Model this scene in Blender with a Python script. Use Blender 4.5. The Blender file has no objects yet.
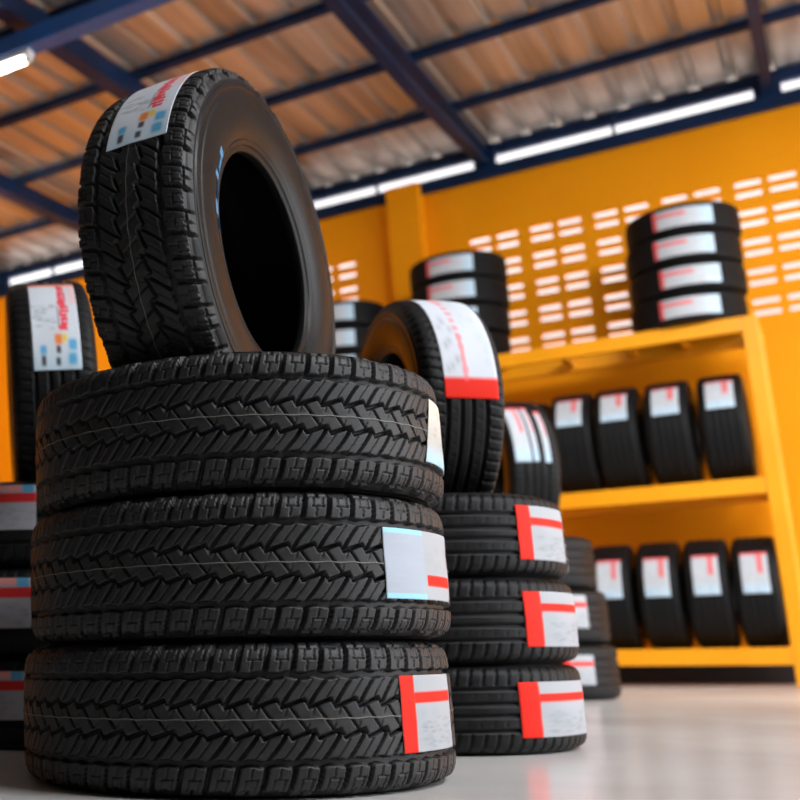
import bpy, math, random
import numpy as np
from mathutils import Matrix, Vector
random.seed(4)
rng = np.random.default_rng(7)
scene = bpy.context.scene
COL = scene.collection
PI = math.pi

# ------------------------------------------------------------------ helpers
def link(o, parent=None):
    COL.objects.link(o)
    if parent is not None:
        o.parent = parent
    return o

def mesh_np(name, V, F, smooth=True):
    """V (n,3) array, F list/array of quads or mixed polygons."""
    me = bpy.data.meshes.new(name)
    V = np.asarray(V, np.float32)
    if isinstance(F, np.ndarray):
        n, k = F.shape
        me.vertices.add(len(V)); me.vertices.foreach_set('co', V.ravel())
        me.loops.add(n * k); me.loops.foreach_set('vertex_index', F.astype(np.int32).ravel())
        me.polygons.add(n)
        me.polygons.foreach_set('loop_start', np.arange(0, n * k, k, dtype=np.int32))
        me.polygons.foreach_set('use_smooth', np.full(n, smooth, bool))
    else:
        me.from_pydata([tuple(v) for v in V], [], F)
        me.polygons.foreach_set('use_smooth', np.full(len(me.polygons), smooth, bool))
    me.update(calc_edges=True)
    me.validate()
    return me

def obj(name, me, mat=None, parent=None):
    o = bpy.data.objects.new(name, me)
    if mat is not None and not me.materials:
        me.materials.append(mat)
    return link(o, parent)

def empty(name, loc=(0, 0, 0)):
    o = bpy.data.objects.new(name, None)
    o.empty_display_size = .05
    o.location = loc
    return link(o)

def tag(o, label=None, cat=None, group=None, kind=None):
    if label: o['label'] = label
    if cat: o['category'] = cat
    if group: o['group'] = group
    if kind: o['kind'] = kind
    return o

class MB:
    def __init__(s): s.V = []; s.F = []
    def box(s, x0, x1, y0, y1, z0, z1):
        b = len(s.V)
        s.V += [(x0,y0,z0),(x1,y0,z0),(x1,y1,z0),(x0,y1,z0),(x0,y0,z1),(x1,y0,z1),(x1,y1,z1),(x0,y1,z1)]
        s.F += [[b+i for i in f] for f in ((3,2,1,0),(4,5,6,7),(0,1,5,4),(1,2,6,5),(2,3,7,6),(3,0,4,7))]
        return s
    def prism(s, prof, x0, x1):
        """closed (y,z) profile extruded along x."""
        b = len(s.V); n = len(prof)
        s.V += [(x0, y, z) for y, z in prof] + [(x1, y, z) for y, z in prof]
        for i in range(n):
            j = (i + 1) % n
            s.F.append([b+i, b+j, b+n+j, b+n+i])
        s.F.append([b+i for i in range(n)][::-1]); s.F.append([b+n+i for i in range(n)])
        return s
    def tube(s, p, q, r, n=14):
        p = Vector(p); q = Vector(q); d = (q-p).normalized()
        a = d.orthogonal().normalized(); c = d.cross(a)
        b = len(s.V)
        for e in (p, q):
            for i in range(n):
                t = 2*PI*i/n; s.V.append(tuple(e + r*(math.cos(t)*a + math.sin(t)*c)))
        for i in range(n):
            j = (i+1) % n; s.F.append([b+i, b+j, b+n+j, b+n+i])
        s.F.append([b+i for i in range(n)][::-1]); s.F.append([b+n+i for i in range(n)])
        return s
    def build(s, name, mat, parent=None, bevel=0, smooth=False):
        o = obj(name, mesh_np(name, s.V, s.F, smooth), mat, parent)
        if bevel:
            m = o.modifiers.new('bevel', 'BEVEL'); m.width = bevel; m.segments = 2; m.limit_method = 'ANGLE'
        return o

# ------------------------------------------------------------------ materials
def mat(name, col, rough=.5, metal=0., spec=.5):
    m = bpy.data.materials.new(name); m.use_nodes = True
    b = m.node_tree.nodes['Principled BSDF']
    b.inputs['Base Color'].default_value = (*col, 1)
    b.inputs['Roughness'].default_value = rough
    b.inputs['Metallic'].default_value = metal
    b.inputs['Specular IOR Level'].default_value = spec
    return m

def noisy(m, scale, c0, c1, detail=6, stretch=(1, 1, 1), rough=None, bump=0., bscale=None, lo=.35, hi=.65):
    nt = m.node_tree; N = nt.nodes; L = nt.links; b = N['Principled BSDF']
    tc = N.new('ShaderNodeTexCoord'); mp = N.new('ShaderNodeMapping'); mp.inputs['Scale'].default_value = stretch
    L.new(tc.outputs['Object'], mp.inputs['Vector'])
    n = N.new('ShaderNodeTexNoise'); n.inputs['Scale'].default_value = scale; n.inputs['Detail'].default_value = detail
    L.new(mp.outputs['Vector'], n.inputs['Vector'])
    r = N.new('ShaderNodeValToRGB'); r.color_ramp.elements[0].position = lo; r.color_ramp.elements[1].position = hi
    r.color_ramp.elements[0].color = (*c0, 1); r.color_ramp.elements[1].color = (*c1, 1)
    L.new(n.outputs['Fac'], r.inputs['Fac']); L.new(r.outputs['Color'], b.inputs['Base Color'])
    if rough:
        mr = N.new('ShaderNodeMapRange'); mr.inputs['To Min'].default_value = rough[0]; mr.inputs['To Max'].default_value = rough[1]
        L.new(n.outputs['Fac'], mr.inputs['Value']); L.new(mr.outputs['Result'], b.inputs['Roughness'])
    if bump:
        n2 = N.new('ShaderNodeTexNoise'); n2.inputs['Scale'].default_value = bscale or scale * 4; n2.inputs['Detail'].default_value = 4
        L.new(mp.outputs['Vector'], n2.inputs['Vector'])
        bp = N.new('ShaderNodeBump'); bp.inputs['Strength'].default_value = bump; bp.inputs['Distance'].default_value = .004
        L.new(n2.outputs['Fac'], bp.inputs['Height']); L.new(bp.outputs['Normal'], b.inputs['Normal'])
    return m

M = {}
M['tread'] = noisy(mat('tread_rubber', (.008, .008, .009), .5, spec=.2), 60, (.0045, .0045, .005), (.010, .010, .011), rough=(.42, .58), bump=.15, bscale=900)
M['block_tread'] = noisy(mat('all_terrain_rubber', (.015, .015, .016), .5, spec=.35), 60, (.012, .012, .0125), (.021, .021, .022), rough=(.42, .58), bump=.15, bscale=900)
M['far_tread'] = mat('worn_black_rubber', (.006, .006, .0065), .6, spec=.15)
M['side'] = noisy(mat('sidewall_rubber', (.006, .006, .006),   .4, spec=.18), 40, (.004, .004, .0045), (.007, .007, .007), rough=(.28, .42))
M['liner'] = mat('liner_rubber', (.004, .004, .004), .7, spec=.2)
M['wall'] = noisy(mat('orange_paint', (.8, .3, .01), .6, spec=.12), 1.3, (.86, .300, .002), (.90, .325, .003))
M['rack'] = noisy(mat('yellow_steel_paint', (.9, .4, .01), .35), 3, (.86, .325, .004), (.90, .36, .006))
M['navy'] = noisy(mat('navy_steel_paint', (.012, .03, .08), .45, spec=.2), 4, (.003, .013, .045), (.005, .022, .07))
M['blue'] = noisy(mat('blue_steel_paint', (.02, .07, .2), .35), 4, (.02, .085, .28), (.03, .12, .36))
M['roof'] = noisy(mat('corrugated_metal', (.5, .43, .37), .4, metal=.75), 1.2, (.40, .37, .335), (.68, .645, .60), stretch=(9, .35, 1), rough=(.3, .46))
M['floor'] = noisy(mat('polished_concrete', (.5, .47, .43), .2, spec=.5), 1.1, (.67, .655, .63), (.80, .79, .77), rough=(.14, .28), bump=.04, bscale=9, lo=.3, hi=.7)
M['base_shade'] = mat('black_base_shade', (.008, .007, .007), .6)
M['dim'] = mat('dark_plaster', (.10, .10, .10), .8)
M['outside'] = noisy(mat('sky_screen_grey', (.5, .45, .4), .9), .8, (.31, .31, .315), (.37, .37, .375))
M['lamp_body'] = mat('white_enamel', (.8, .8, .8), .4)
M['line'] = mat('tread_line_paint', (.16, .15, .13), .6)
M['blue_glint'] = mat('blue_highlight_paint', (.05, .22, .42), .45)
def print_mat():
    m = mat('printed_paper', (1, 1, 1), .6, spec=.15)
    nt = m.node_tree; a = nt.nodes.new('ShaderNodeAttribute'); a.attribute_name = 'print'
    nt.links.new(a.outputs['Color'], nt.nodes['Principled BSDF'].inputs['Base Color'])
    return m
M['paper'] = print_mat()
def emit(name, col, s):
    m = bpy.data.materials.new(name); m.use_nodes = True
    b = m.node_tree.nodes['Principled BSDF']
    b.inputs['Emission Color'].default_value = (*col, 1); b.inputs['Emission Strength'].default_value = s
    return m
M['tube'] = emit('fluorescent_tube', (1, .9, .76), 30)

# ------------------------------------------------------------------ camera (a 50 mm lens, cropped off-centre)
H = .2172
f_px, CX, TILT, ROLL, AZ = 1108.1, 79.83, .2303, -.0126, -.6033
ct, st, cr, sr = math.cos(TILT), math.sin(TILT), math.cos(ROLL), math.sin(ROLL)
rt = np.array([1., 0, 0]); up = np.array([0, -st, ct]); fw = np.array([0, ct, st])
r_, u_ = cr*rt + sr*up, -sr*rt + cr*up
B = np.stack([[math.cos(AZ), math.sin(AZ), 0], [-math.sin(AZ), math.cos(AZ), 0], [0, 0, 1]])
r_, u_, fw = B @ r_, B @ u_, B @ fw
cam = bpy.data.cameras.new('camera')
co = link(bpy.data.objects.new('camera', cam))
co.matrix_world = Matrix(((r_[0], u_[0], -fw[0], 0), (r_[1], u_[1], -fw[1], 0), (r_[2], u_[2], -fw[2], H), (0, 0, 0, 1)))
cam.sensor_width = 36; cam.lens = f_px/800*36; cam.shift_x = (400-CX)/800
cam.clip_start = .05; cam.clip_end = 200
cam.dof.use_dof = True; cam.dof.focus_distance = 1.88; cam.dof.aperture_fstop = 3.4
scene.camera = co

# ------------------------------------------------------------------ tires
def arc_profile(pts, step):
    """resample a polyline (a, r) by arc length."""
    p = np.array(pts, float); d = np.r_[0, np.cumsum(np.hypot(*np.diff(p, axis=0).T))]
    n = max(2, int(round(d[-1]/step)) + 1); s = np.linspace(0, d[-1], n)
    return s, np.stack([np.interp(s, d, p[:, 0]), np.interp(s, d, p[:, 1])], 1)

def smooth_curve(pts, n=8):
    """Catmull-Rom through the points."""
    p = np.array(pts, float); q = np.vstack([2*p[0]-p[1], p, 2*p[-1]-p[-2]]); out = []
    for i in range(1, len(q)-2):
        for t in np.linspace(0, 1, n, endpoint=False):
            a, b, c, d = q[i-1], q[i], q[i+1], q[i+2]
            out.append(.5*((2*b)+(c-a)*t+(2*a-5*b+4*c-d)*t*t+(3*b-a-3*c+d)*t**3))
    out.append(q[-2]); return np.array(out)

def tread_half(R, W):
    k = W/.25
    return [(0, R), (.055*k, R-.0005), (.085*k, R-.0018), (.1*k, R-.0045), (.1105*k, R-.0105), (.117*k, R-.02), (.1205*k, R-.032)]

def crown(R, W, a):
    p = np.array(tread_half(R, W)); return np.interp(abs(a), p[:, 0], p[:, 1])

def msk(d, w, soft=1.2):
    return np.clip((w/2 - np.abs(d))/soft + .5, 0, 1)

def tread_at(U, Y, N, Lp):
    """groove depth in metres for the all-terrain pattern. U pitch coordinate, Y signed arc in mm."""
    A = np.abs(Y); S = np.where(Y >= 0, 1., -1.)
    wr = lambda u: (u - np.round(u))*Lp
    g = msk(A - 67 - 1.6*np.sin(2*PI*U), 11)*9
    fr = np.mod(S*U + .1, 1.)
    yz = 18 + 12*np.clip(fr*1.16, 0, 1)**1.2
    yz = np.where(fr > .86, 30 - 12*(fr-.86)/.14, yz)
    g = np.maximum(g, msk(A - yz, 6.5, 1.3)*8.5)
    t = np.clip((A-18)/48, -.2, 1.2)
    uc = S*(.85*np.abs(t)**1.25) - .1*S
    mid = ((A > yz) & (A < 67))*1.
    g = np.maximum(g, mid*msk(wr(U-uc), 6.2)*8.5)
    us = uc + .5*S
    g = np.maximum(g, mid*(A > 33)*(A < 60)*msk(wr(U-us), 1.6, .9)*3)
    t2 = np.clip((A-67)/45, 0, 2)
    u3 = .35 + S*.24*t2
    sh = (A > 66)*1.
    fade = np.clip((136-A)/14, 0, 1)
    g = np.maximum(g, sh*msk(wr(U-u3), 7.6)*9*fade)
    g = np.maximum(g, sh*(A > 74)*(A < 91)*msk(wr(U-u3-.5), 1.8, .9)*3)
    du = np.mod(U-u3, 1.)
    g = np.maximum(g, msk(A-91, 1.8, .9)*((du > .3) & (du < .8))*3)
    g = np.maximum(g, sh*(A > 90)*(A < 112)*msk(wr(U-u3-.72), 1.8, .9)*3)
    g = np.maximum(g, sh*(A > 90)*(A < 112)*msk(wr(U-u3-.34), 1.8, .9)*2.4)
    # stepped lugs on the shoulder
    alt = (np.mod(np.floor(U-u3), 2) > .5)
    g = np.maximum(g, np.clip((A-113)/1.5, 0, 1)*alt*4.2*fade)
    g = np.maximum(g, msk(A-114, 3)*3.0)
    g = np.maximum(g, (A > 108)*msk(wr(U-u3-.5), 4.5, 2)*4*fade)
    c = (A < yz)*1.
    g = np.maximum(g, c*msk(wr(U-.52+.016*Y), 3.6)*6)
    g = np.maximum(g, c*(A > 6)*msk(wr(U-.95-.010*Y), 1.6, .9)*2)
    g = g - c*msk(Y-1.8*np.sin(2*PI*U), 1.6, .9)*1.0
    return g*1.4/1000

def tread_road(U, Y, N, Lp, W):
    A = np.abs(Y); S = np.where(Y >= 0, 1., -1.); k = W/.2
    wr = lambda u: (u - np.round(u))*Lp
    g = msk(A - 13*k, 8*k, 2.2)*7
    g = np.maximum(g, msk(A - 46*k, 8*k, 2.2)*7)
    t = (A-50*k)/(40*k)
    fade = np.clip((104*k-A)/8, 0, 1)
    g = np.maximum(g, (A > 54*k)*msk(wr(U-.3*t*S), 5, 2.5)*5.*fade)
    g = np.maximum(g, (A > 22*k)*(A < 38*k)*msk(wr(U-.012*Y), 2.5, 2)*2)
    return g/1000

TCACHE = {}
def tire_meshes(R, W, style):
    key = (R, W, style)
    if key in TCACHE: return TCACHE[key]
    half = smooth_curve(tread_half(R, W), 10)
    full = np.vstack([half[::-1]*[-1, 1], half[1:]])
    if style == 'at': N, m, step = 56, 22, .0018
    elif style == 'road': N, m, step = 72, 8, .0028
    else: N, m, step = 128, 1, .004
    s, P = arc_profile(full, step)
    Y = (s - s[-1]/2)*1000
    T = np.gradient(P, axis=0); T /= np.linalg.norm(T, axis=1)[:, None]
    nrm = np.stack([-T[:, 1], T[:, 0]], 1)          # (a, r) outward
    nu = N*m
    U = np.arange(nu)/m
    UU, YY = np.meshgrid(U, Y, indexing='ij')
    Lp = 2*PI*R/N*1000
    if style == 'at': D = tread_at(UU, YY, N, Lp)
    elif style == 'road': D = tread_road(UU, YY, N, Lp, W)
    else:
        k = W/.25
        D = np.maximum(msk(np.abs(YY)-17*k, 9*k, 5), msk(np.abs(YY)-58*k, 9*k, 5))*.007
    a = P[None, :, 0] - D*nrm[None, :, 0]; r = P[None, :, 1] - D*nrm[None, :, 1]
    th = (2*PI*np.arange(nu)/nu)[:, None]
    V = np.stack([r*np.cos(th), r*np.sin(th), a + 0*th], -1).reshape(-1, 3)
    i = np.arange(nu)[:, None]; j = np.arange(len(Y)-1)[None, :]; n = len(Y)
    i2 = (i+1) % nu
    F = np.stack([i*n+j, i2*n+j, i2*n+j+1, i*n+j+1], -1).reshape(-1, 4)
    tread = mesh_np('tread', V, F)
    tread.materials.append(M[{'plain': 'far_tread', 'at': 'block_tread'}.get(style, 'tread')])
    # sidewalls
    k = W/.25; q = R/.4; e = half[-1]
    def lathe(name, prof, mt, seg=128):
        prof = np.asarray(prof); n = len(prof)
        th = (2*PI*np.arange(seg)/seg)[:, None]
        V = np.stack([prof[None, :, 1]*np.cos(th), prof[None, :, 1]*np.sin(th), prof[None, :, 0]+0*th], -1).reshape(-1, 3)
        i = np.arange(seg)[:, None]; j = np.arange(n-1)[None, :]; i2 = (i+1) % seg
        F = np.stack([i*n+j, i2*n+j, i2*n+j+1, i*n+j+1], -1).reshape(-1, 4)
        me = mesh_np(name, V, F); me.materials.append(mt); return me
    side = [tuple(e), (.1215*k, .362*q), (.1238*k, .359*q), (.1245*k, .352*q), (.1228*k, .349*q), (.1226*k, .340*q),
            (.1243*k, .335*q), (.125*k, .318*q), (.1248*k, .305*q), (.1237*k, .290*q), (.121*k, .273*q), (.117*k, .258*q),
            (.1128*k, .2475*q), (.1135*k, .2445*q), (.110*k, .2365*q), (.1065*k, .2335*q), (.1055*k, .2275*q), (.1035*k, .2235*q), (.099*k, .222*q)]
    sc = smooth_curve(side, 4)
    lin = smooth_curve([(.099*k, .222*q), (.092*k, .2225*q), (.086*k, .228*q), (.096*k, .25*q), (.106*k, .285*q), (.106*k, .325*q), (.094*k, .36*q), (.06*k, R-.0165), (0, R-.0145)], 4)
    inner = np.vstack([lin, (lin[:-1]*[-1, 1])[::-1]])
    out = dict(tread=tread, side=lathe('sidewall', sc, M['side']), side2=lathe('sidewall', (sc*[-1, 1])[::-1], M['side']),
               liner=lathe('inner_liner', inner[::-1], M['liner']))
    TCACHE[key] = out
    return out

# ---- printed stickers
def blend(c, m, col):
    m = np.clip(m, 0, 1)[..., None]; return c*(1-m) + np.array(col)*m
def rect(u, v, u0, u1, v0, v1, s=.012):
    f = lambda x, a, b: np.clip((x-a)/s+.5, 0, 1)*np.clip((b-x)/s+.5, 0, 1)
    return f(u, u0, u1)*f(v, v0, v1)
RED = (.80, .022, .010); WHITE = (.43, .445, .475); BRIGHT = (.66, .70, .76); PALE = (.55, .68, .78); DARK = (.08, .08, .1); GREY = (.2, .21, .23); BLUE = (.12, .42, .68); PINK = (.85, .35, .32); CREAM = (.75, .66, .55)
def smudge(u, v, seed, n=26, box=(0, 1, 0, 1), size=(.05, .02)):
    g = np.random.default_rng(seed); m = np.zeros_like(u)
    for _ in range(n):
        a = g.uniform(box[0], box[1]); b = g.uniform(box[2], box[3])
        m = np.maximum(m, g.uniform(.3, 1)*np.exp(-((u-a)/size[0])**2-((v-b)/size[1])**2))
    return m
def d_price(u, v, seed):
    c = np.ones((*u.shape, 3))*np.array(WHITE)
    c = blend(c, .55*smudge(u, v, seed, 40, (.32, .95, .06, .45), (.06, .02)), GREY)
    c = blend(c, .5*smudge(u, v, seed+5, 10, (.3, .95, .1, .5), (.12, .09)), (.33, .37, .40))
    c = blend(c, rect(u, v, .2, .99, .63, .78), RED)
    c = blend(c, rect(u, v, -1, .205, -1, 2), RED)
    return c
def d_half(u, v, seed):
    c = np.ones((*u.shape, 3))*np.array(WHITE)
    c = blend(c, (u < .47)*.7, (.42, .48, .57))
    c = blend(c, rect(u, v, 0, .47, .93, 1.1)+rect(u, v, 0, .47, -.1, .08), (.35, .68, .86))
    c = blend(c, .4*smudge(u, v, seed, 24, (.05, .42, .1, .9), (.09, .03)), (.5, .5, .58))
    c = blend(c, .4*smudge(u, v, seed+1, 12, (.5, .98, .45, .95), (.07, .06)), (.34, .38, .36))
    c = blend(c, rect(u, v, .5, .99, .20, .36), RED)
    return c
def d_edge(u, v, seed):
    c = np.ones((*u.shape, 3))*np.array((.5, .485, .45))
    c = blend(c, np.clip((v-.45)*1.6, 0, .8), CREAM)
    c = blend(c, np.clip((.3-v)*4, 0, .8), (.4, .62, .78))
    c = blend(c, .8*smudge(u, v, seed, 14, (.1, .9, .3, .95), (.05, .03)), (.4, .33, .28))
    c = blend(c, .7*smudge(u, v, seed+2, 8, (.1, .9, .02, .35), (.05, .04)), BLUE)
    c = blend(c, rect(u, v, .72, .95, .1, .4), PINK)
    return c
def d_picto(u, v, seed):
    # u: along the sticker from its lower end (0) to its upper end (1); v: 0 left edge .. 1 right edge
    c = np.ones((*u.shape, 3))*np.array(BRIGHT)
    c = blend(c, np.clip((.22-u)*3, 0, .55), (.5, .72, .86))
    for (a, b, col, su, sv) in ((.08, .22, DARK, .045, .05), (.17, .22, BLUE, .04, .07), (.07, .52, DARK, .035, .05), (.17, .54, DARK, .035, .05),
                                (.09, .82, BLUE, .05, .09), (.21, .84, BLUE, .05, .09), (.26, .55, (.85, .25, .06), .05, .08), (.27, .68, (.85, .6, .1), .04, .05)):
        c = blend(c, 1.2*np.exp(-((u-a)/su)**4-((v-b)/sv)**4), col)
    c = blend(c, .7*smudge(u, v, seed, 26, (.36, .62, .06, .5), (.012, .07)), GREY)
    c = blend(c, rect(u, v, .36, .6, .56, .60)*.7, GREY)
    # a column of red script-like strokes
    g = np.random.default_rng(seed+9); m = np.zeros_like(u)
    for k in range(13):
        a = .34+.046*k
        m = np.maximum(m, rect(u, v, a, a+.034, .60+.04*g.random(), .76+.06*g.random()))
        m = np.maximum(m, rect(u, v, a, a+.05, .57+.1*g.random(), .66+.1*g.random())*.9)
    c = blend(c, m, (.85, .05, .08))
    c = blend(c, rect(u, v, .94, 1.1, -.1, 1.1)*.8, (.9, .18, .08))
    c = blend(c, .5*rect(u, v, .62, .95, .84, 1.1), (.9, .45, .45))
    return c
def d_strip(u, v, seed):
    c = np.ones((*u.shape, 3))*np.array((.66, .69, .75))
    c = blend(c, rect(u, v, -.1, .115, -1, 2), RED)
    m = rect(u, v, .1, .40, .37, .45)
    g = np.random.default_rng(seed)
    for k in range(9):
        a = .14+.07*k
        m = np.maximum(m, .85*rect(u, v, a, a+.04, .36, .42+.07*g.random()))
    c = blend(c, .75*m, (.9, .2, .22))
    c = blend(c, .8*np.exp(-((u-.80)/.07)**2-((v-.4)/.1)**2), (.9, .2, .2))
    c = blend(c, .5*smudge(u, v, seed, 22, (.15, .95, .55, .95), (.03, .05)), (.45, .6, .75))
    c = blend(c, .5*smudge(u, v, seed+3, 12, (.15, .95, .05, .3), (.03, .05)), GREY)
    return c
def d_rack(u, v, seed):
    # u: 0 bottom/left .. 1 top/right
    c = np.ones((*u.shape, 3))*np.array((.47, .50, .545))
    c = blend(c, np.clip((.3-u)*3, 0, .6), (.5, .7, .86))
    c = blend(c, .9*rect(u, v, .45, .97, .60, .82), (.72, .13, .14))
    c = blend(c, .95*rect(u, v, .93, 1.1, -.1, 1.1), (.75, .09, .10))
    c = blend(c, .5*smudge(u, v, seed, 20, (.2, .9, .1, .55), (.05, .05)), (.62, .64, .68))
    c = blend(c, .6*smudge(u, v, seed+1, 5, (.03, .2, .1, .9), (.04, .06)), BLUE)
    return c
def d_rackv(u, v, seed): return d_rack(1-u, v, seed)
def d_left(u, v, seed):
    c = np.ones((*u.shape, 3))*np.array((.42, .42, .46))
    c = blend(c, rect(u, v, -1, 2, .60, .80), (.7, .03, .03))
    c = blend(c, rect(u, v, -1, .8, .86, 1.1), PINK)
    c = blend(c, rect(u, v, .8, .97, .8, 1.1), BLUE)
    c = blend(c, .6*smudge(u, v, seed, 30, (.05, .95, .05, .5), (.06, .03)), GREY)
    return c

def sticker(root, R, W, th0, th1, a0, a1, design, seed=1, nu=56, nv=36, swap=False, lift=.0018, mask=None, tilt=0.):
    """a printed label wrapped on the tread; th in degrees, a = axial metres."""
    tu = np.linspace(0, 1, nu); tv = np.linspace(0, 1, nv)
    u, v = np.meshgrid(tu, tv, indexing='ij')
    th = np.radians(th0 + (th1-th0)*u + tilt*(v-.5)); a = a0 + (a1-a0)*v
    rr = crown(R, W, a) + lift + .0012*np.sin(9*v+seed)*np.sin(7*u+2*seed)*(1+0*u)*.5
    V = np.stack([rr*np.cos(th), rr*np.sin(th), a], -1).reshape(-1, 3)
    Vin = np.stack([(rr-.0011)*np.cos(th), (rr-.0011)*np.sin(th), a], -1).reshape(-1, 3)
    i = np.arange(nu-1)[:, None]; j = np.arange(nv-1)[None, :]
    F = np.stack([i*nv+j, (i+1)*nv+j, (i+1)*nv+j+1, i*nv+j+1], -1).reshape(-1, 4)
    if (th1-th0)*(a1-a0) < 0: F = F[:, ::-1]
    n = nu*nv
    ring = [k*nv for k in range(nu)] + [(nu-1)*nv+k for k in range(1, nv)] + [k*nv+nv-1 for k in range(nu-2, -1, -1)] + [k for k in range(nv-2, 0, -1)]
    ring = np.array(ring); nx = np.roll(ring, -1)
    E = np.stack([ring, nx, nx+n, ring+n], -1)
    if (th1-th0)*(a1-a0) > 0: E = E[:, ::-1]
    me = mesh_np('sticker', np.vstack([V, Vin]), np.vstack([F, F[:, ::-1]+n, E]))
    c = design(u, v, seed).reshape(-1, 3)
    c = np.vstack([c, np.full_like(c, .7)])
    at = me.color_attributes.new('print', 'FLOAT_COLOR', 'POINT')
    at.data.foreach_set('color', np.hstack([c, np.ones((len(c), 1))]).astype(np.float32).ravel())
    return obj('sticker', me, M['paper'], root)

def tire(R, W, style, loc, axis=None, label='', group=None, spin=0.):
    """axis None: lying flat, else (azimuth, lift) of the axle of a tire standing on its tread."""
    ms = tire_meshes(R, W, style)
    t = empty('tire', loc)
    if axis is None:
        t.rotation_euler = (0, 0, 0)
    else:
        az, lt = axis
        a = Vector((math.cos(az)*math.cos(lt), math.sin(az)*math.cos(lt), math.sin(lt)))
        s = Vector((0, 0, 1)).cross(a).normalized(); tt = a.cross(s)
        t.rotation_euler = Matrix((s, tt, a)).transposed().to_euler()
    tag(t, label, 'tire', group)
    for k, n in (('tread', 'tread'), ('side', 'sidewall'), ('side2', 'sidewall'), ('liner', 'inner_liner')):
        o = obj(n, ms[k], None, t); o.rotation_euler = (0, 0, math.radians(spin))
    return t

def tread_line(root, R, spin=0., n=340):
    """pale dashed mould line round the crown."""
    mb = MB()
    g = np.random.default_rng(int(spin*7)+3)
    for k in range(n):
        V = []
        for e in (k, k+1):
            th = 2*PI*e/n
            y = .0007*math.sin(56*th)
            for dy in (-.0008, .0008):
                rr = R + .0012
                V.append((rr*math.cos(th+math.radians(spin)), rr*math.sin(th+math.radians(spin)), y+dy))
        b = len(mb.V); mb.V += V
        mb.F.append([b, b+2, b+3, b+1])
    return mb.build('tread_line', M['line'], root)

# front stack -------------------------------------------------------------
FX, FY, FR, FW = -1.002, 1.987, .40, .245
G1 = 'chunky all-terrain tires of the front stack'
front = []
for k, (dx, dy, sp, lab) in enumerate((
        (-.011, -.013, 0, 'big all-terrain tire lying on the floor as the bottom of the front stack'),
        (-.002, -.002, 2.6, 'big all-terrain tire in the middle of the three lying in the front stack'),
        (.003, .009, 4.3, 'topmost lying all-terrain tire of the front stack, right under the upright one'))):
    t = tire(FR, FW, 'at', (FX+dx, FY+dy, FW*(k+.5)), None, lab, G1, sp)
    tread_line(t, FR, sp)
    front.append(t)
sticker(front[0], FR, FW, -20.2, 6.0, -.0595, .063, d_price, 1, 90, 60)
sticker(front[1], FR, FW, -24.8, 9.5, -.0575, .0605, d_half, 2, 90, 60)
sticker(front[2], FR, FW, -2.5, 30, -.058, .064, d_edge, 3, 70, 50, tilt=6)
t = tire(FR, .25, 'at', (-1.016, 2.004, 1.022), (.048, .03), 'big all-terrain tire standing upright on the front stack, its hole facing right', G1, 1.0)
tread_line(t, FR, 1.0)
sticker(t, FR, .25, 160.8, 123, -.050, .079, d_picto, 4, 100, 60)
mb = MB()     # cyan highlight streak on the sidewall, built as raised blue arcs
for a0, a1, r0, r1 in ((146, 150, .256, .276), (151.5, 158, .256, .268), (160, 163, .258, .278), (164.5, 172, .256, .264), (174, 180, .258, .276), (182, 186, .256, .264)):
    n = 6; b = len(mb.V)
    for q in range(n+1):
        th = math.radians(a0+(a1-a0)*q/n)
        for rr, zz in ((r0, .112), (r0, .1178), (r1, .1222), (r1, .114)):
            mb.V.append((rr*math.cos(th), rr*math.sin(th), zz))
    for q in range(n):
        for e in range(4):
            f = (e+1) % 4; mb.F.append([b+4*q+e, b+4*q+4+e, b+4*q+4+f, b+4*q+f])
    mb.F += [[b, b+1, b+2, b+3], [b+4*n+3, b+4*n+2, b+4*n+1, b+4*n]]
mb.build('sidewall_highlight', M['blue_glint'], t)

# middle stack ------------------------------------------------------------
SX, SY, SR, SW = -.897, 2.864, .34, .1955
G2 = 'road tires of the middle stack'
mid = []
for k, (dx, dy, sp, lab) in enumerate((
        (-.007, -.007, 0, 'road tire lying on the floor as the bottom of the middle stack'),
        (-.005, -.005, 3, 'road tire in the centre of the middle stack, between two lying tires'),
        (-.010, -.002, 1, 'topmost lying road tire of the middle stack, carrying an upright tire'))):
    mid.append(tire(SR, SW, 'road', (SX+dx, SY+dy, SW*(k+.5)), None, lab, G2, sp))
sticker(mid[0], SR, SW, -41, 5, -.0605, .059, d_price, 11)
sticker(mid[1], SR, SW, -35.3, 8, -.0605, .0635, d_price, 12)
sticker(mid[2], SR, SW, -33.6, 2, -.060, .066, d_price, 13)
t = tire(.325, .215, 'road', (-.92, 2.985, .848), (-2.48, .03), 'road tire standing upright on the middle stack, long sticker ending in red', G2)
sticker(t, .325, .215, -3, 80, .056, -.079, d_strip, 14, 80, 50)

# far stack ---------------------------------------------------------------
TX, TY, TR, TW = -1.39, 6.0, .37, .26
G3 = 'tires of the far floor stack'
far = []
for k, (dx, lab) in enumerate(((.02, 'lowest tire of the half-hidden far stack between middle stack and rack'),
                               (0., 'second tire up in the half-hidden far stack between middle stack and rack'),
                               (-.035, 'third tire up in the half-hidden far stack, just under its upright tire'))):
    far.append(tire(TR, TW, 'road', (TX+dx, TY, TW*(k+.5)), None, lab, G3))
sticker(far[0], TR, TW, -60, -35, -.057, .08, d_price, 21, 30, 24)
sticker(far[1], TR, TW, -60, -31.2, -.056, .10, d_price, 22, 30, 24)
sticker(far[2], TR, TW, -62, -38.5, -.050, .10, d_price, 23, 30, 24)
t = tire(.375, .25, 'road', (-1.395, 6.0, 1.135), (-2.6, .0), 'tire standing upright on the half-hidden far stack, sticker in pale strips', G3)
sticker(t, .375, .25, 0, 54, .098, .020, d_rack, 24, 40, 24)
sticker(t, .375, .25, 0, 54, .010, -.016, d_rack, 25, 40, 12)
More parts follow.
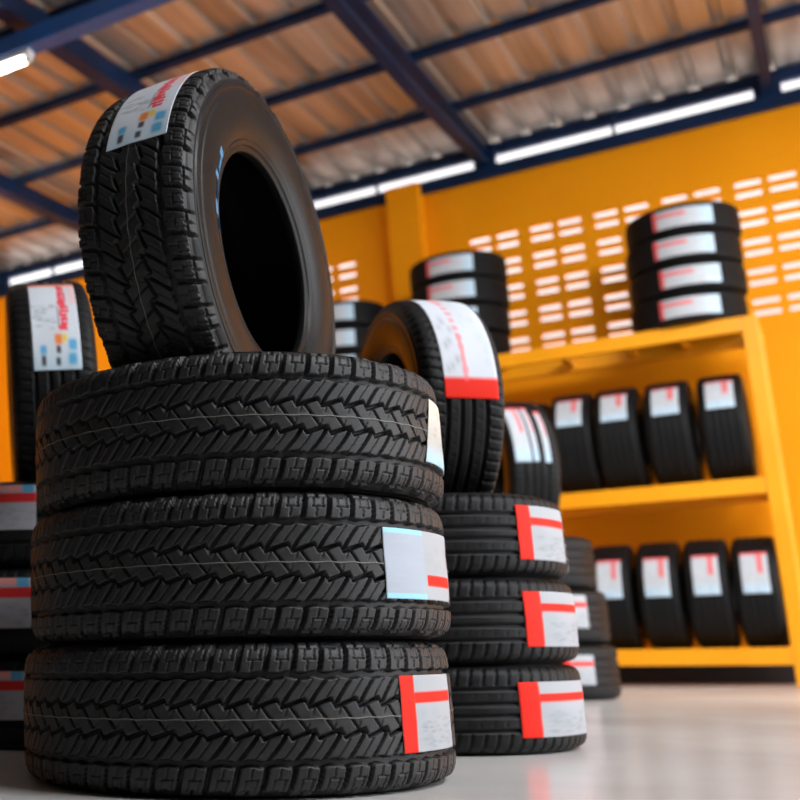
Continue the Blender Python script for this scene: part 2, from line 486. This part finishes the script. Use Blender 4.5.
sticker(t, .375, .25, -1, 47, -.044, -.072, d_rack, 26, 40, 12)

# left stack --------------------------------------------------------------
LX, LY, LR, LW = -1.93, 2.55, .36, .225
G4 = 'tires of the dark left stack'
left = []
for k, lab in enumerate(('lowest lying tire of the dark stack cut by the left picture edge',
                         'middle lying tire of the dark stack cut by the left picture edge',
                         'topmost lying tire of the dark stack cut by the left picture edge')):
    left.append(tire(LR, LW, 'road', (LX, LY, LW*(k+.5)), None, lab, G4))
sticker(left[0], LR, LW, -85, -55.8, -.038, .079, d_left, 31, 40, 30)
sticker(left[1], LR, LW, -83, -53.3, -.041, .084, d_left, 32, 40, 30)
sticker(left[2], LR, LW, -81, -51.2, -.02, .098, d_left, 33, 40, 30)
t = tire(.35, .24, 'road', (-1.915, 2.62, .982), (-2.465, -.05), 'road tire standing upright at far left, large printed sticker, orange wall behind', G4)
sticker(t, .35, .24, -.5, 57, .058, -.073, d_picto, 34, 80, 50)

# ------------------------------------------------------------------ rack
YF, YB = 8.30, 8.80
rk = tag(empty('storage_rack', (-2.0, 8.55, 0)), 'tall yellow steel tire rack with three levels standing before the orange wall', 'rack')
def rbox(name, x0, x1, y0, y1, z0, z1, bevel=.006):
    mb = MB(); mb.box(x0+2.0, x1+2.0, y0-8.55, y1-8.55, z0, z1)
    return mb.build(name, M['rack'], rk, bevel)
PX = (-.385, -2.22, -3.75)
for x in PX:
    for (y0, y1) in ((YF-.004, YF+.09), (YB-.09, YB+.004)):
        rbox('post', x, x+.095, y0, y1, 0, 2.384)
    for z in (.185, 1.258, 2.335):
        rbox('end_beam', x+.02, x+.075, YF+.09, YB-.09, z-.045, z+.045)
LEV = ((.132, .239), (1.204, 1.312), (2.283, 2.386))
for z0, z1 in LEV:
    for i in range(2):
        xa, xb = PX[i+1]+.095, PX[i]
        for (y0, y1) in ((YF, YF+.05), (YB-.05, YB)):
            rbox('beam', xa, xb, y0, y1, z0, z1)
for z0, z1 in LEV[:2]:
    for i in range(2):
        rbox('shelf_panel', PX[i+1]+.095, PX[i], YF+.05, YB-.05, z1-.03, z1-.002, .002)
for z0, z1 in LEV[2:]:
    for x in (-.78, -1.12, -1.55, -2.75, -3.25):
        rbox('cross_bar', x, x+.045, YF+.05, YB-.05, z0+.03, z1-.012)

G5 = 'tires on the middle level of the rack'
RM, WM = .37, .272
zc = lambda z, R: z + R + .001
names = ('first', 'second', 'third', 'fourth')
for i, (x, rz) in enumerate(((-.558, .01), (-.875, -.01), (-1.195, .0), (-1.49, .015))):
    lab = ('rightmost tire on the middle rack level, standing against the right post', 'second tire from the right post on the middle rack level',
           'third tire from the right post on the middle rack level', 'fourth tire from the right post on the middle rack level')[i]
    t = tire(RM, WM, 'plain', (x-.012, 8.55, zc(1.312, RM)), (rz, 0), lab, G5)
    sticker(t, RM, WM, 167, 129, -.083, .083, d_rack, 41+i, 30, 20)
t = tire(RM-.015, WM, 'plain', (-1.81, 8.55, zc(1.312, RM-.015)), (0.02, 0), 'leftmost tire seen on the middle rack level, mostly hidden behind the far stack', G5)
G6 = 'tires on the bottom level of the rack'
RB, WB = .356, .25
for i, x in enumerate((-.503, -.780, -1.062, -1.352)):
    lab = ('rightmost tire on the bottom rack level, standing against the right post', 'second tire from the right post on the bottom rack level',
           'third tire from the right post on the bottom rack level', 'fourth tire from the right post on the bottom rack level, beside the far stack')[i]
    t = tire(RB, WB, 'plain', (x-.012, 8.55, zc(.239, RB)), (0.01*(i % 2), 0), lab, G6)
    sticker(t, RB, WB, 184, 139, -.075, .075, d_rack, 51+i, 30, 20)
WT = .211
def rack_stack(x, R, n, th0, th1, where, group):
    order = {4: ('lowest', 'second from bottom', 'third from bottom', 'topmost'), 3: ('lowest', 'middle', 'topmost')}[n]
    for k in range(n):
        t = tire(R, WT, 'plain', (x-.020+.011*k+.006*math.sin(2.3*k+x), 8.55+.01*math.cos(1.7*k), 2.386+WT*(k+.5)), None,
                 f'{order[k]} tire, {where}', group)
        d = 1.5*math.sin(1.9*k)
        sticker(t, R, WT, th0+d, th1+d, -.068, .062, d_rackv, 60+int(-x*7)+k, 34, 20)
rack_stack(-.680, .360, 4, -113, -52, 'lying stack on the rack top above the right post', 'lying tires at the right end of the rack top')
rack_stack(-2.255, .365, 4, -112, -56, 'lying stack on top of the rack beside the wall pillar', 'lying tires in the middle of the rack top')
rack_stack(-3.21, .36, 3, -114, -55.6, 'lying stack seen between the two upright tires', 'lying tires at the left end of the rack top')

# ------------------------------------------------------------------ room shell
def struct(o): o['kind'] = 'structure'; return o
XL, XR, YN, YW = -8.6, 4.6, -6.0, 9.15
struct(MB().box(XL-.1, XR+6, YN-6, 11, -.1, 0).build('floor', M['floor']))

# back wall with rows of slotted ventilation blocks (real openings)
holes = []
for k in range(-8, 5):
    x0 = -.332 + .4877*k
    if x0 < -2.45 or x0 > 4.2: continue
    for j in range(5):
        for dz in (0, -.087):
            z = 3.615-.229*j+dz
            for dx in (0, .2195):
                holes.append((x0+dx, x0+dx+.168, z-.024, z+.024))
for k in range(2):
    x0 = -3.676-.4877*k
    for j in range(5):
        for dz in (0, -.1):
            z = 3.652-.229*j+dz
            for dx in (0, .2195):
                holes.append((x0+dx, x0+dx+.168, z-.024, z+.024))
def wall_with_holes(x0, x1, z0, z1, y0, y1, holes):
    xs = sorted({round(v, 4) for h in holes for v in h[:2]} | {x0, x1}); zs = sorted({round(v, 4) for h in holes for v in h[2:]} | {z0, z1})
    ix = {v: i for i, v in enumerate(xs)}; iz = {v: i for i, v in enumerate(zs)}
    solid = np.ones((len(xs)-1, len(zs)-1), bool)
    for h in holes:
        solid[ix[round(h[0], 4)]:ix[round(h[1], 4)], iz[round(h[2], 4)]:iz[round(h[3], 4)]] = False
    nz = len(zs); n = len(xs)*nz
    V = [(x, y0, z) for x in xs for z in zs] + [(x, y1, z) for x in xs for z in zs]
    F = []
    for i in range(len(xs)-1):
        for j in range(nz-1):
            if not solid[i, j]: continue
            a, b, c, d = i*nz+j, (i+1)*nz+j, (i+1)*nz+j+1, i*nz+j+1
            F.append([a, b, c, d]); F.append([d+n, c+n, b+n, a+n])
            if i == 0 or not solid[i-1, j]: F.append([a, d, d+n, a+n])
            if i == len(xs)-2 or not solid[i+1, j]: F.append([c, b, b+n, c+n])
            if j == 0 or not solid[i, j-1]: F.append([b, a, a+n, b+n])
            if j == nz-2 or not solid[i, j+1]: F.append([d, c, c+n, d+n])
    return mesh_np('wall_back', V, F, False)
struct(obj('wall_back', wall_with_holes(XL, XR, 0., 4.2, YW, YW+.05, holes), M['wall']))
struct(MB().box(-2.91, -2.634, YW-.16, YW-.012, .0, 4.2).build('pillar', M['wall']))
struct(MB().box(XL-.12, XL, 4.6, YW+.05, 0, 4.5).build('wall_left', M['wall']))
struct(MB().box(XL-.12, XL, YN, 4.6, 0, 4.5).build('wall_left_front', M['dim']))
struct(MB().box(XR-.0, XR+.12, YN, 2.4, 0, 4.5).build('wall_right', M['dim']))
struct(MB().box(XL-6, XR+6, 12.4, 12.6, 0, 9).build('sky_screen_wall', M['outside']))  # added wall, dims the sky seen through the slots and eave gap
struct(MB().box(XL-.12, XR, YN-.12, YN, 0, 4.5).build('wall_front', M['dim']))

struct(MB().box(XL, XR, YW-.012, YW, 0, .13).build('wall_base_shade', M['base_shade'], None))  # black strip standing in for the shade along the wall base
# wall-top beam, short studs in the daylight gap, eave purlin
struct(MB().box(XL, XR, YW-.06, YW+.0, 4.128, 4.235).build('wall_beam', M['navy'], None, .006))
for x in (-7.3, -5.55, -3.73, -2.08, -.03, 1.75, 3.5):
    struct(MB().box(x-.09, x+.09, YW-.07, YW-.01, 4.235, 4.40).build('gap_stud', M['navy']))
for x in (-6.6, -4.8, -3.02, -1.08, .8, 2.6):
    struct(MB().box(x-.012, x+.012, YW-.06, YW-.03, 4.235, 4.40).build('gap_stud', M['navy']))
zr = lambda y: 4.455 + .04*(y-9.1)
def purlin(y, w=.05, h=.075):
    z = zr(y)
    mb = MB(); mb.prism([(y-w/2, z-h), (y+w/2, z-h), (y+w/2, z-h+.012), (y-w/2+.012, z-h+.012), (y-w/2+.012, z-.012), (y+w/2, z-.012), (y+w/2, z), (y-w/2, z)], XL, XR)
    return struct(mb.build('purlin', M['navy']))
for k, y in enumerate((9.2, 8.2, 7.2, 6.2, 5.2, 4.2, 3.2, 2.2, 1.2, .2, -.8, -1.8, -2.8, -3.8, -4.8, -5.8)):
    purlin(y, .06, .1 if k == 0 else .062)
# rafters: twin-chord welded trusses running back to front
def rafter(x, w=.075, twin=False):
    mb = MB()
    def bar(ya, yb, za, zb, h, ww):
        b = len(mb.V)
        for (y, z) in ((ya, za), (yb, zb)):
            mb.V += [(x-ww/2, y, z-h), (x+ww/2, y, z-h), (x+ww/2, y, z), (x-ww/2, y, z)]
        mb.F += [[b+i for i in q] for q in ((0, 1, 2, 3), (7, 6, 5, 4), (0, 4, 5, 1), (1, 5, 6, 2), (2, 6, 7, 3), (3, 7, 4, 0))]
    ya, yb = YN, YW-.03
    if not twin:
        bar(ya, yb, zr(ya)-.062, zr(yb)-.062, .15, w)
        return mb
    bar(ya, yb, zr(ya)-.062, zr(yb)-.062, .04, w)
    bar(ya, 7.2, zr(ya)-.25, zr(7.2)-.25, .045, w)
    bar(7.2, yb-.05, zr(7.2)-.25, zr(yb)-.17, .045, w)
    y = ya+.3
    while y < 4.7:
        za = zr(y)-.1
        mb.box(x-.02, x+.02, y, y+.05, za-.16, za)
        y += .95
    return mb
for x, w in ((-7.3, .09), (-5.6, .11), (-3.8, .12), (-2.09, .085), (-.025, .075), (1.75, .09), (3.5, .09)):
    struct(rafter(x, w, x == -2.09).build('rafter', M['navy'], None))
# big cross girder with a fluorescent batten under it
struct(MB().prism([(4.84, 3.87), (4.96, 3.87), (4.96, 3.89), (4.91, 3.89), (4.91, 3.965), (4.96, 3.965), (4.96, 3.985), (4.84, 3.985)], XL, XR).build('girder', M['blue']))
# corrugated roof sheet
pitch = .25
xs = []; x = XL-.1
while x < XR+.4:
    for dx, dz in ((0, 0), (.17, 0), (.192, .034), (.228, .034)):
        xs.append((x+dx, dz))
    x += pitch
ya, yb = YN-.3, 9.3
V = []; F = []
for (x, dz) in xs:
    for y in (ya, yb):
        V += [(x, y, zr(y)+.001+dz), (x, y, zr(y)+.003+dz)]
for i in range(len(xs)-1):
    a = i*4; b = a+4
    F += [[a, a+2, b+2, b], [a+1, b+1, b+3, a+3]]
struct(obj('ceiling', mesh_np('ceiling', V, F, False), M['roof']))

# fluorescent battens under the girder
def batten(x0, label):
    e = tag(empty('batten_light', (x0, 4.9, 3.872)), label, 'lamp', 'fluorescent lamps under the blue girder')
    MB().prism([(-.035, 0), (.035, 0), (.03, -.04), (-.03, -.04)], -.62, .62).build('housing', M['lamp_body'], e)
    MB().tube((-.58, 0, -.058), (.58, 0, -.058), .02).build('tube', M['tube'], e, 0, True)
    for s in (-1, 1):
        MB().box(s*.6-.02, s*.6+.02, -.02, .02, -.075, -.038).build('lamp_holder', M['lamp_body'], e)
    return e
batten(-4.33, 'white fluorescent batten light glowing under the blue girder at upper left')

# ------------------------------------------------------------------ light
w = bpy.data.worlds.new('sky'); scene.world = w; w.use_nodes = True
bg = w.node_tree.nodes['Background']
bg.inputs['Color'].default_value = (.93, .96, 1., 1); bg.inputs['Strength'].default_value = 5.5
def lamp(name, loc, aim, sx, sy, power, col, spread=PI):
    l = bpy.data.lights.new(name, 'AREA'); l.shape = 'RECTANGLE'; l.size = sx; l.size_y = sy; l.energy = power; l.color = col
    o = link(bpy.data.objects.new(name, l)); o.location = loc
    o.rotation_euler = (Vector(aim)-Vector(loc)).to_track_quat('-Z', 'Y').to_euler()
    l.spread = spread
    return o
lamp('unseen_ceiling_lamp', (2.5, 1.9, 3.9), (-.6, 2.6, .6), 2.2, 1.0, 215, (.95, .97, 1))
lamp('unseen_ceiling_lamp', (1.3, 4.4, 3.95), (-1.2, 8.6, .9), 3.0, 1.0, 56, (1, .98, .95), 1.5)
lamp('unseen_ceiling_lamp', (-6.2, 6.3, 3.8), (-6.8, 9.1, 2.2), 2.0, .8, 48, (1, .86, .66))  # warm lamp added out of view to brighten the left end of the wall
scene.view_settings.view_transform = 'Standard'; scene.view_settings.look = 'None'
scene.view_settings.exposure = .1; scene.view_settings.gamma = 1
scene.view_settings.use_curve_mapping = False
scene.cycles.use_denoising = True
scene.cycles.max_bounces = 8; scene.cycles.diffuse_bounces = 6; scene.cycles.glossy_bounces = 4
scene.cycles.sample_clamp_indirect = 8
